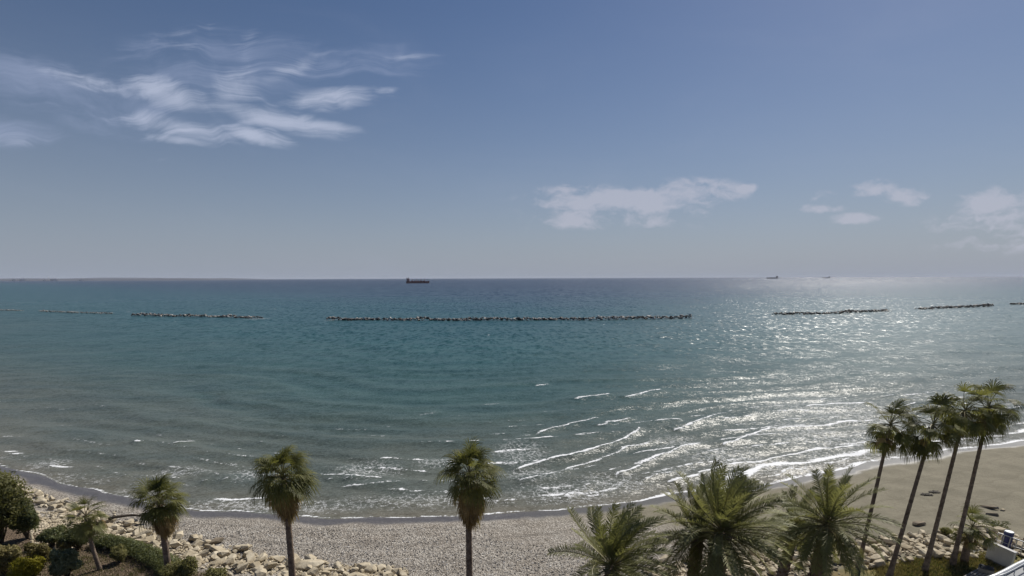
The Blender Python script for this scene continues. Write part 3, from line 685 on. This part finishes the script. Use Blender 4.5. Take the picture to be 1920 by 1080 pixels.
for lab, (u1, v1, u2, v2), sd in (('second of four tall wind swept palms from the left', (1749, 800, 1666, 1085), 5), ('third of four tall wind swept palms, base on the green lawn', (1809, 774, 1734, 1070), 6), ('rightmost of four tall wind swept palms, beside a small bushy palm', (1854, 768, 1786, 1058), 7)):
    g_ = on_ground(u2, v2); t = at(u1, v1, g_.y+.4); fan_palm(lab, g_-Vector((0, 0, .1)), t, sd, 34, 1.3, 1.45, WR, .17, .115, 6, 1.2, 1.7, 'four tall wind swept palms', lo=-45, dr=1.2, hang=1.5, jit=24)
g_ = on_ground(1808, 1052); t = at(1822, 992, g_.y); fan_palm('small bushy fan palm at the foot of the rightmost tall palm', g_-Vector((0, 0, .1)), t, 31, 22, 1.0, 1.25, WR*.8, .30, .22, 8, .8, 1.2, 'small garden fan palms', lo=-30)
g_ = on_ground(188, 1068); t = at(163, 972, g_.y+.3); fan_palm('thin young fan palm in the left garden bed', g_-Vector((0, 0, .1)), t, 32, 22, .95, 1.2, WL, .17, .13, 6, .6, 1.3, 'small garden fan palms', lo=-45)

def date_frond(root, top, az, el, L, droop, wind, r, leaf=.58):
    mb = MB(top); p = Vector(top); d = dirv(az, el); n = 16; pts = [p.copy()]; ds_ = [d.copy()]
    for i in range(n):
        t = i/n; d = (d+Vector((0, 0, -droop*(.03+.13*t)))+wind*(.02+.10*t)).normalized(); p = p+d*L/n; pts.append(p.copy()); ds_.append(d.copy())
    mb.tube(pts, [.038*(1-.85*i/n)+.004 for i in range(n+1)], 3, 0, False)
    nl = 58; roll = r.uniform(-.5, .5)
    for j in range(nl):
        t = .14+.86*(j+.5)/nl; k = min(int(t*n), n-1); f = t*n-k; pos = pts[k].lerp(pts[k+1], f); T = ds_[k].lerp(ds_[k+1], f).normalized()
        S = T.cross(UP); S = S.normalized() if S.length > .1 else Vector((math.sin(az), -math.cos(az), 0)); S = Matrix.Rotation(roll, 3, T) @ S; Nn = S.cross(T)
        ll = leaf*(.35+.65*math.sin(math.pi*min(1, .12+.84*t))**.7)*r.uniform(.85, 1.1)
        for sgn in (-1, 1):
            a = rad(r.uniform(38, 56)); dd = (T*math.cos(a)+S*sgn*math.sin(a)+Nn*r.uniform(.1, .45)+wind*.28+Vector((0, 0, -.12))).normalized()
            q = pos+dd*ll*.55; e = (dd+wind*.22+Vector((0, 0, -.22))).normalized(); tip = q+e*ll*.45
            w = dd.cross(Nn); w = w.normalized()*.019 if w.length > .01 else S*.019
            mb.add([pos-w*.7, pos+w*.7, q+w, q-w, tip], [(0, 1, 2, 3), (3, 2, 4)], 1)
    return mb.build('frond', [PETI, DATE], root, loc=Vector(top)-root.location)
def stub_trunk(root, pts, r0, r1):
    """stout date-palm trunk: a core wrapped in spiralling cut leaf bases"""
    mb = MB(root.location); mb.tube(pts, [r0+(r1-r0)*i/(len(pts)-1) for i in range(len(pts))], 14)
    tr = mb.build('trunk', TRUNKM, root, True); st = MB(root.location)
    a, b = pts[0], pts[-1]; Ln = (b-a).length; n = int(Ln*17)
    for i in range(n):
        t = i/n; k = min(int(t*(len(pts)-1)), len(pts)-2); p = pts[k].lerp(pts[k+1], t*(len(pts)-1)-k); az = i*2.39996; o_ = dirv(az, 0); R_ = r0+(r1-r0)*t
        s_ = Vector((-o_.y, o_.x, 0)); c = p+o_*R_*.93; w = R_*.30; h = .17
        st.add([c-s_*w, c-UP*h, c+s_*w, c+UP*h*.7, c+o_*.11+UP*.10-s_*w*.55, c+o_*.11+UP*.10+s_*w*.55], [(0, 1, 5, 4), (1, 2, 5), (4, 5, 3), (0, 4, 3), (5, 2, 3)])
    o = st.build('leaf_base_wrap', STUBM, root); o['kind'] = 'stuff'
def date_palm(label, base, top, seed, nfr, L, wind, r0, r1, lean=(0, 0), leaf=.58, lo=-28, bias=None):
    r = random.Random(seed); root = empty('date_palm', base); tag(root, label, 'palm tree', 'stout date palms')
    stub_trunk(root, curve_pts(base, top, Vector((lean[0], lean[1], 0)), 8), r0, r1)
    for i in range(nfr):
        t = i/(nfr-1); el = rad(86-(86-lo)*t**.9+r.uniform(-7, 7)); az = i*2.39996+r.uniform(-.3, .3)
        c = top+dirv(az, 0)*r1*.45*t**.5+Vector((0, 0, .35*(1-t)))
        date_frond(root, c, az, el, L*r.uniform(.82, 1.08)*(1-.12*(t > .85)), (.65+.62*t), wind*r.uniform(.6, 1.35), r, leaf)
    return root
WD = Vector((.75, .35, .30))
b, t = ext(1148, 1066, 1146, 1200, 24); date_palm('lowest date palm, yellowish green crown left of the other date palms', b, t, 41, 56, 3.6, WD, .46, .40)
b, t = ext(1308, 1010, 1300, 1080, 27); date_palm('slim date palm just behind and left of the stoutest trunk', b, t, 42, 44, 3.5, WD*.7, .40, .33)
b, t = ext(1356, 1002, 1340, 1080, 25); date_palm('stoutest date palm with the largest wind blown crown', b, t, 43, 78, 3.75, WD, .56, .48)
b, t = ext(1488, 1000, 1466, 1080, 33); date_palm('smaller date palm half hidden behind the spreading one', b, t, 44, 34, 3.2, WD*.8, .40, .33)
b, t = ext(1551, 988, 1530, 1080, 28); date_palm('spreading date palm with star shaped crown, right of the date palms', b, t, 45, 64, 3.6, WD*.45, .44, .38, lo=-50)

# ------------------------------------------------------------------ shrubs and trees of the garden
def leaf_cloud(mb, c, rx, ry, rz, n, size, r, shell=.55, flat=.0, mi=0):
    q_ = np.random.default_rng(r.randrange(1 << 30)); d = q_.normal(size=(n, 3)); d /= np.linalg.norm(d, axis=1)[:, None]
    q = np.where(q_.random(n) < .8, shell+(1-shell)*q_.random(n)**.6, q_.random(n))
    q = q*(1+.36*(vnoise(d[:, 0]*2.3+c[0]+d[:, 2]*2, d[:, 1]*2.3+c[1])-.5)+.3*(vnoise(d[:, 0]*6+c[0], d[:, 1]*5+d[:, 2]*6)-.5))
    p = np.array(c)+d*np.array([rx, ry, rz])*q[:, None]
    nn = d+q_.normal(size=(n, 3))*.6; nn /= np.linalg.norm(nn, axis=1)[:, None]
    a = np.cross(nn, q_.normal(size=(n, 3))); a /= np.linalg.norm(a, axis=1)[:, None]; b_ = np.cross(nn, a)
    s_ = (size*q_.uniform(.6, 1.35, n))[:, None]; V = np.stack([p-a*s_, p-b_*s_*.45, p+a*s_, p+b_*s_*.45], 1).reshape(-1, 3)-np.array(mb.o)
    k = len(mb.v); mb.v += list(map(tuple, V.tolist())); mb.f += [(k+4*i, k+4*i+1, k+4*i+2, k+4*i+3) for i in range(n)]; mb.mi += [mi]*n
LG = {'dark': leafmat('dark_shrub_leaf', (.065, .081, .041), (.162, .182, .086), 1.5, .42, .6, .2), 'olive': leafmat('olive_shrub_leaf', (.115, .119, .051), (.270, .250, .108), 1.4, .45, .6, .2),
      'yellow': leafmat('yellow_green_leaf', (.17, .155, .012), (.36, .31, .03), 1.6, .4, .6, .2), 'brown': leafmat('brownish_shrub_leaf', (.144, .120, .054), (.312, .264, .120), 1.6, .35, .6, .2, c3=(.264, .240, .048)),
      'grey': leafmat('grey_green_leaf', (.10, .115, .062), (.22, .235, .13), 1.4, .3, .6, .2)}
STEM = simple('shrub_stem', (.06, .045, .03), (.11, .085, .06), 3, .9)
def shrub(label, u, v, wpx, hpx, kind, seed, name='shrub', cat='shrub', lobes=5, size=.11, dens=1.0, group=None, depthf=.9):
    r = random.Random(seed); g_ = on_ground(u, v); px = pxm(g_); w, h = wpx*px/2, hpx*px*1.12
    root = empty(name, g_); tag(root, label, cat, group)
    mb = MB(g_); c0 = g_+Vector((0, 0, h*.52))
    n = int(2600*dens*max(.5, w*h/1.5))
    n = min(n, 16000)
    leaf_cloud(mb, c0, w*.72, w*.72*depthf, h*.40, n//3, size, r)
    tops = []
    for k in range(lobes):
        a = 6.283*k/lobes+r.uniform(-.4, .4); cc = c0+Vector((math.cos(a)*w*r.uniform(.4, .68), math.sin(a)*w*r.uniform(.35, .65)*depthf, h*r.uniform(-.22, .34))); tops.append(cc)
        leaf_cloud(mb, cc, w*r.uniform(.26, .5), w*r.uniform(.26, .5), h*r.uniform(.14, .28), n*2//3//lobes, size, r)
    mb.build('foliage', LG[kind], root, loc=(0, 0, 0))
    st = MB(g_)
    for cc in tops+[c0]: st.tube([g_-Vector((0, 0, .1)), g_.lerp(cc, .5)+Vector((r.uniform(-.1, .1), 0, 0)), cc], [.07, .045, .015], 5)
    st.build('stem', STEM, root, loc=(0, 0, 0)); return root
shrub('large leafy olive green tree cut by the left edge', 4, 1018, 130, 142, 'olive', 61, 'leafy_tree', 'tree', 14, .13, .55)
shrub('dark green tree crown in front of the pale stones, right of the edge tree', 52, 1010, 66, 82, 'dark', 62, 'leafy_tree', 'tree', 6, .12, .9)
shrub('brightest yellow flowering bush at the lower left corner', 55, 1096, 66, 52, 'yellow', 63, lobes=6, size=.09)
shrub('brownish yellow bush behind the brightest yellow one', 78, 1056, 52, 40, 'brown', 64, lobes=5, size=.09)
shrub('small round yellow topped bush in the middle of the left bed', 124, 1040, 28, 30, 'brown', 65, lobes=4, size=.08)
shrub('dark low shrub between the yellow topped bush and the pale stones', 100, 1022, 50, 34, 'dark', 66, lobes=5, size=.1)
shrub('dark shrub beside the thin young palm trunk', 148, 1030, 56, 42, 'dark', 67, lobes=5, size=.1)
shrub('grey green spiky bush at the bottom beside the young palm', 128, 1080, 52, 52, 'grey', 68, lobes=6, size=.12)
shrub('clipped round green bush in the left bed', 226, 1054, 34, 28, 'olive', 69, lobes=8, size=.06, dens=1.6)
shrub('olive bush at the foot of the leftmost shore palm', 345, 1092, 72, 44, 'olive', 70, lobes=6, size=.1)
shrub('low yellow green bush at the bottom edge by the boulders', 405, 1098, 60, 30, 'olive', 71, lobes=5, size=.09)
shrub('brown leaved shrub low at the left edge under the tree', 12, 1080, 70, 60, 'brown', 72, lobes=5, size=.11)
shrub('small olive tuft among the rocks beside the rightmost tall trunk', 1772, 1004, 24, 16, 'olive', 73, lobes=4, size=.08)
shrub('low weedy bush on the sand above the white parapet', 1868, 988, 50, 11, 'grey', 74, lobes=5, size=.08, dens=.35)
# long clipped hedge sweeping beside the boulders
def hedge():
    r = random.Random(81); pts = [on_ground(u, v) for u, v in ((195, 1022), (225, 1026), (255, 1034), (285, 1046), (312, 1062), (330, 1080))]
    root = empty('hedge', pts[0]); tag(root, 'long clipped dark hedge curving between the left bed and the boulders', 'hedge'); mb = MB(pts[0]); st = MB(pts[0])
    for a, b in zip(pts[:-1], pts[1:]):
        for k in range(5):
            p = a.lerp(b, k/5); leaf_cloud(mb, p+Vector((0, -.2, .55)), 1.0, .85, .62, 850, .075, r, .7)
            if k % 2 == 0: st.tube([p-Vector((0, .2, .1)), p+Vector((0, -.2, .6))], [.05, .02], 5)
    mb.build('foliage', LG['dark'], root, loc=(0, 0, 0)); st.build('stem', STEM, root, loc=(0, 0, 0))
hedge()

# dry grass and lawn on the right, ground litter on the left
def tufts(name, label, box, n, mat, h, seed):
    r = random.Random(seed); mb = MB()
    for _ in range(n):
        u, v = r.uniform(box[0], box[1]), r.uniform(box[2], box[3]); p = on_ground2(u, v)
        if d_rock(np.array([p.x]), np.array([p.y]))[0] < 4.8: continue
        for k in range(5):
            a = r.uniform(0, 6.28); e = Vector((math.cos(a), math.sin(a), 0)); hh = h*r.uniform(.5, 1.2); w = Vector((-e.y, e.x, 0))*.03; q = p+Vector((r.gauss(0, .15), r.gauss(0, .15), -.02))
            mb.add([q-w, q+w, q+e*hh*.5+UP*hh], [(0, 1, 2)])
    tag(mb.build(name, mat), label, 'grass', kind='stuff')
def on_ground2(u, v):
    p = hit(u, v, 1.7); p.z = gz(p.x, p.y); return p
tufts('grass', 'dry yellow grass between the rocks and the lawn at lower right', (1640, 1890, 1000, 1085), 2600, leafmat('dry_grass', (.169, .130, .046), (.312, .247, .104), .6, .3), .32, 91)
tufts('grass', 'short green lawn grass at the foot of the tall palms', (1690, 1870, 1040, 1095), 2600, leafmat('lawn_grass', (.063, .119, .017), (.140, .182, .042), .5, .3), .14, 92)
tufts('grass', 'weeds and litter on the brown soil of the left bed', (0, 420, 1020, 1095), 1500, leafmat('weeds', (.05, .05, .02), (.16, .14, .07), .6, .3), .25, 93)

# shingle stones proud of the beach
def shingle():
    r = random.Random(95); mb = MB(); n = 0; me = [hull_rock('pebble', ROCKM, 8, .5, 200+i) for i in range(8)]; mi_mats = [simple('pebble_grey', (.10, .095, .09), (.20, .19, .18), 2, .8, coord='World'), simple('pebble_pale', (.38, .36, .33), (.60, .58, .55), 2, .8, coord='World'), simple('pebble_dark', (.035, .033, .035), (.07, .065, .065), 2, .7, coord='World')]
    while n < 9000:
        u, v = r.uniform(180, 1250), r.uniform(950, 1085); p = hit(u, v, .8); x, y = p.x, p.y
        d = float(d_shore(np.array([x]), np.array([y]))[0]); k = float(d_rock(np.array([x]), np.array([y]))[0]); n += 1
        if d < 2.8 or k > .8 or (u > 930 and v < 1010+(u-930)*.12): continue
        s_ = r.uniform(.07, .2); m_ = me[r.randrange(8)]; R = Matrix.Rotation(r.uniform(0, 6.28), 3, 'Z'); c = Vector((x, y, gz(x, y)+s_*.12))
        mb.add([c+R @ (q.co*s_) for q in m_.vertices], [tuple(q.vertices) for q in m_.polygons], r.choices((0, 1, 2), (5, 4, 3))[0])
    o = mb.build('shingle', mi_mats); tag(o, 'grey and white pebbles covering the beach', 'pebbles', kind='stuff')
shingle()

# driftwood
WOODM = simple('weathered_wood', (.05, .04, .03), (.11, .09, .07), 4, .9, coord='World'); WOODP = simple('bleached_wood', (.35, .31, .25), (.48, .44, .37), 4, .9, coord='World')
def log(label, px, rad_, mat, z=.45):
    P = [on_ground(u, v)+Vector((0, 0, z)) for u, v in px]; mb = MB(P[0]); n = len(P); mb.tube(P, [rad_*(1-.5*i/n) for i in range(n)], 8)
    tag(mb.build('driftwood_log', mat, loc=P[0], smooth=True), label, 'driftwood')
log('dark driftwood trunk lying across the boulders behind the leftmost shore palm', [(206, 984), (225, 980), (250, 977), (285, 980)], .17, WOODM, .7)
log('pale driftwood pole on the sand at left, above the pale stones', [(120, 941), (138, 949), (158, 955)], .14, WOODP, .25)
log('thin bleached plank standing out of the shingle beside the large slab', [(562, 1062), (572, 1056), (586, 1048)], .09, WOODP, .3)

# ------------------------------------------------------------------ terrace at lower right
WHITE = simple('white_render', (.55, .54, .53), (.64, .63, .62), .8, .8, coord='World'); GREYC = simple('grey_paving', (.20, .195, .18), (.30, .29, .27), 1.1, .85, coord='World')
RAILM = simple('pale_metal_rail', (.45, .46, .47), (.55, .56, .57), 1, .4, metal=.3); BLUE = simple('blue_plastic', (.045, .05, .16), (.07, .075, .20), 1, .4); DARKM = simple('dark_louvre', (.025, .027, .03), (.05, .05, .055), 2, .6); ROOFM = simple('grey_roof_membrane', (.24, .25, .26), (.30, .31, .32), .5, .7, coord='World')
def terrace():
    zt = 2.1
    A = hit(1850, 1040, zt); a2 = hit(1897, 1062, zt); ax = (a2-A); ax.z = 0; ln = ax.length; ax.normalize(); nrm = Vector((ax.y, -ax.x, 0)); ang = math.atan2(ax.y, ax.x)
    # parapet (a rendered wall with pale coping)
    mid = A+ax*ln/2; root = empty('parapet_wall', (mid.x, mid.y, zt-.5), ang); tag(root, 'white rendered parapet with bright coping beside the lawn', 'wall')
    mb = MB(); mb.box((0, 0, .85), (ln, .22, 1.7)); mb.build('wall', WHITE, root); mb = MB(); mb.box((0, 0, 1.75), (ln+.06, .32, .09)); mb.build('coping', WHITE, root)
    mb = MB(); mb.box((0, -.14, .14), (ln*.98, .06, .28)); mb.build('plinth', GREYC, root)
    # paved yard
    c = mid+ax*4+nrm*2.6; yd = empty('paved_yard', (c.x, c.y, zt-.55), ang); tag(yd, kind='structure'); yd['label'] = 'grey paved yard'
    for i in range(-7, 8):
        for j in range(-4, 5):
            mb = MB(); mb.box((i*.9, j*.9, random.uniform(-.008, .008)), (.88, .88, .14)); mb.build('paving_slab', GREYC, yd)
    # blue drum behind the parapet
    p = hit(1886, 1020, zt); root = empty('blue_drum', (p.x, p.y, zt-.5)); tag(root, 'dark blue upright drum with pale lid behind the parapet', 'drum')
    mb = MB(); mb.tube([(0, 0, 0), (0, 0, .1), (0, 0, .8), (0, 0, .84), (0, 0, 1.6), (0, 0, 1.66)], [.32, .34, .34, .36, .34, .32], 20); mb.build('body', BLUE, root)
    mb = MB(); mb.tube([(0, 0, 1.66), (0, 0, 1.74)], [.345, .30], 20); mb.build('lid', RAILM, root)
    # low garden wall/fence rail running off to the right
    a, b_ = hit(1872, 999, zt+.9), hit(1945, 1025, zt+.9); root = empty('rail_fence', (a.x, a.y, zt-.6)); tag(root, 'thin pale rail fence running to the right edge beyond the drum', 'fence')
    o0 = Vector(root.location); mb = MB(o0); mb.tube([a, b_], .05, 8); mb.build('top_rail', RAILM, root)
    mb = MB(o0); mb.tube([a-UP*.7, b_-UP*.7], .03, 8); mb.build('lower_rail', RAILM, root)
    for k in range(7):
        q = a.lerp(b_, k/6); mb = MB(o0); mb.tube([Vector((q.x, q.y, gz(q.x, q.y)-.1)), q-UP*.052], .04, 8); mb.build('post', RAILM, root)
    # slatted bench platform
    p = hit(1822, 1074, zt); root = empty('slatted_deck', (p.x, p.y, gz(p.x, p.y)), rad(28)); tag(root, 'pale slatted timber deck at the bottom edge beside the lawn', 'deck')
    zz = max(.25, zt-root.location.z)
    for k in range(9): mb = MB(); mb.box((0, -k*.2, zz), (2.5, .13, .05)); mb.build('slat', GREYC, root)
    for x_ in (-1.1, 0, 1.1): mb = MB(); mb.box((x_, -.8, zz-.08), (.08, 1.8, .1)); mb.build('joist', GREYC, root)
    for x_ in (-1.1, 1.1):
        for y_ in (0, -1.6): mb = MB(); mb.box((x_, y_, (zz-.13)/2-.05), (.1, .1, zz-.03)); mb.build('leg', GREYC, root)
    # dark louvred cover next to it
    p = hit(1848, 1072, zt); root = empty('louvre_box', (p.x, p.y, gz(p.x, p.y)), rad(-40)); tag(root, 'dark louvred box at the end of the slatted deck', 'box')
    mb = MB(); mb.box((0, 0, .35), (.9, .8, .8)); mb.build('case', GREYC, root)
    for k in range(5): mb = MB(); mb.box((0, -.36+k*.17, .79), (.85, .10, .06)); mb.build('slat', DARKM, root)
    # roof of the wing below with a rounded pale edge
    zr = 4.2; edge = [hit(u, v, zr) for u, v in ((1840, 1092), (1868, 1082), (1886, 1073), (1904, 1063), (1925, 1053), (1960, 1040))]
    root = empty('roof_wing', (edge[2].x, edge[2].y, 1.0)); tag(root, 'grey flat roof with rounded pale edge at the lower right corner', 'roof'); o0 = Vector(root.location)
    back = [e+Vector((3.5, -9, 0)) for e in edge]; n = len(edge); mb = MB(o0)
    vs_ = edge+back+[Vector((e.x, e.y, 1.5)) for e in edge]; mb.add(vs_, [(i, n+i, n+i+1, i+1) for i in range(n-1)], 0); mb.add(vs_, [(i, i+1, 2*n+i+1, 2*n+i) for i in range(n-1)], 1)
    mb.add([edge[0], back[0], Vector((back[0].x, back[0].y, 1.5)), Vector((edge[0].x, edge[0].y, 1.5))], [(0, 1, 2, 3)], 1)
    mb.build('roof_slab', [ROOFM, WHITE], root)
    mb = MB(o0); mb.tube([e+UP*.06 for e in edge], .2, 10); mb.build('rounded_edge', RAILM, root, True)
    mb = MB(o0); mb.tube([e+UP*.5+Vector((.3, -.3, 0)) for e in edge], .04, 8); mb.build('handrail', RAILM, root, True)
    for e in edge: mb = MB(o0); mb.tube([e+Vector((.3, -.3, .0)), e+UP*.5+Vector((.3, -.3, 0))], .03, 6); mb.build('post', RAILM, root)
    # pale stones in the yard corner
    for i, (u, v, s_) in enumerate(((1903, 1030, .8), (1912, 1024, .6), (1918, 1035, .7))):
        p = hit(u, v, zt); o = obj('boulder', RV[i+3], None, (p.x, p.y, zt-.3), (0, 0, i), (s_, s_, s_)); tag(o, ('largest white stone heaped right of the parapet end', 'topmost white stone heaped right of the parapet end', 'white stone cut by the right edge beside the parapet')[i], 'boulder')
terrace()

# ------------------------------------------------------------------ sea haze
def haze():
    mb = MB(); mb.box((0, 14000, 44), (60000, 38000, 104))
    m = bpy.data.materials.new('sea_haze'); m.use_nodes = True; nt = m.node_tree
    for nd in list(nt.nodes): nt.nodes.remove(nd)
    g = G(nt); v = g.n('ShaderNodeVolumePrincipled', {'Color': (.80, .86, 1.0, 1), 'Density': 2.2e-5, 'Anisotropy': .0})
    g.n('ShaderNodeOutputMaterial', {'Volume': v.outputs[0]})
    tag(mb.build('haze', m), 'pale sea haze over the water', 'haze', kind='stuff')
haze()
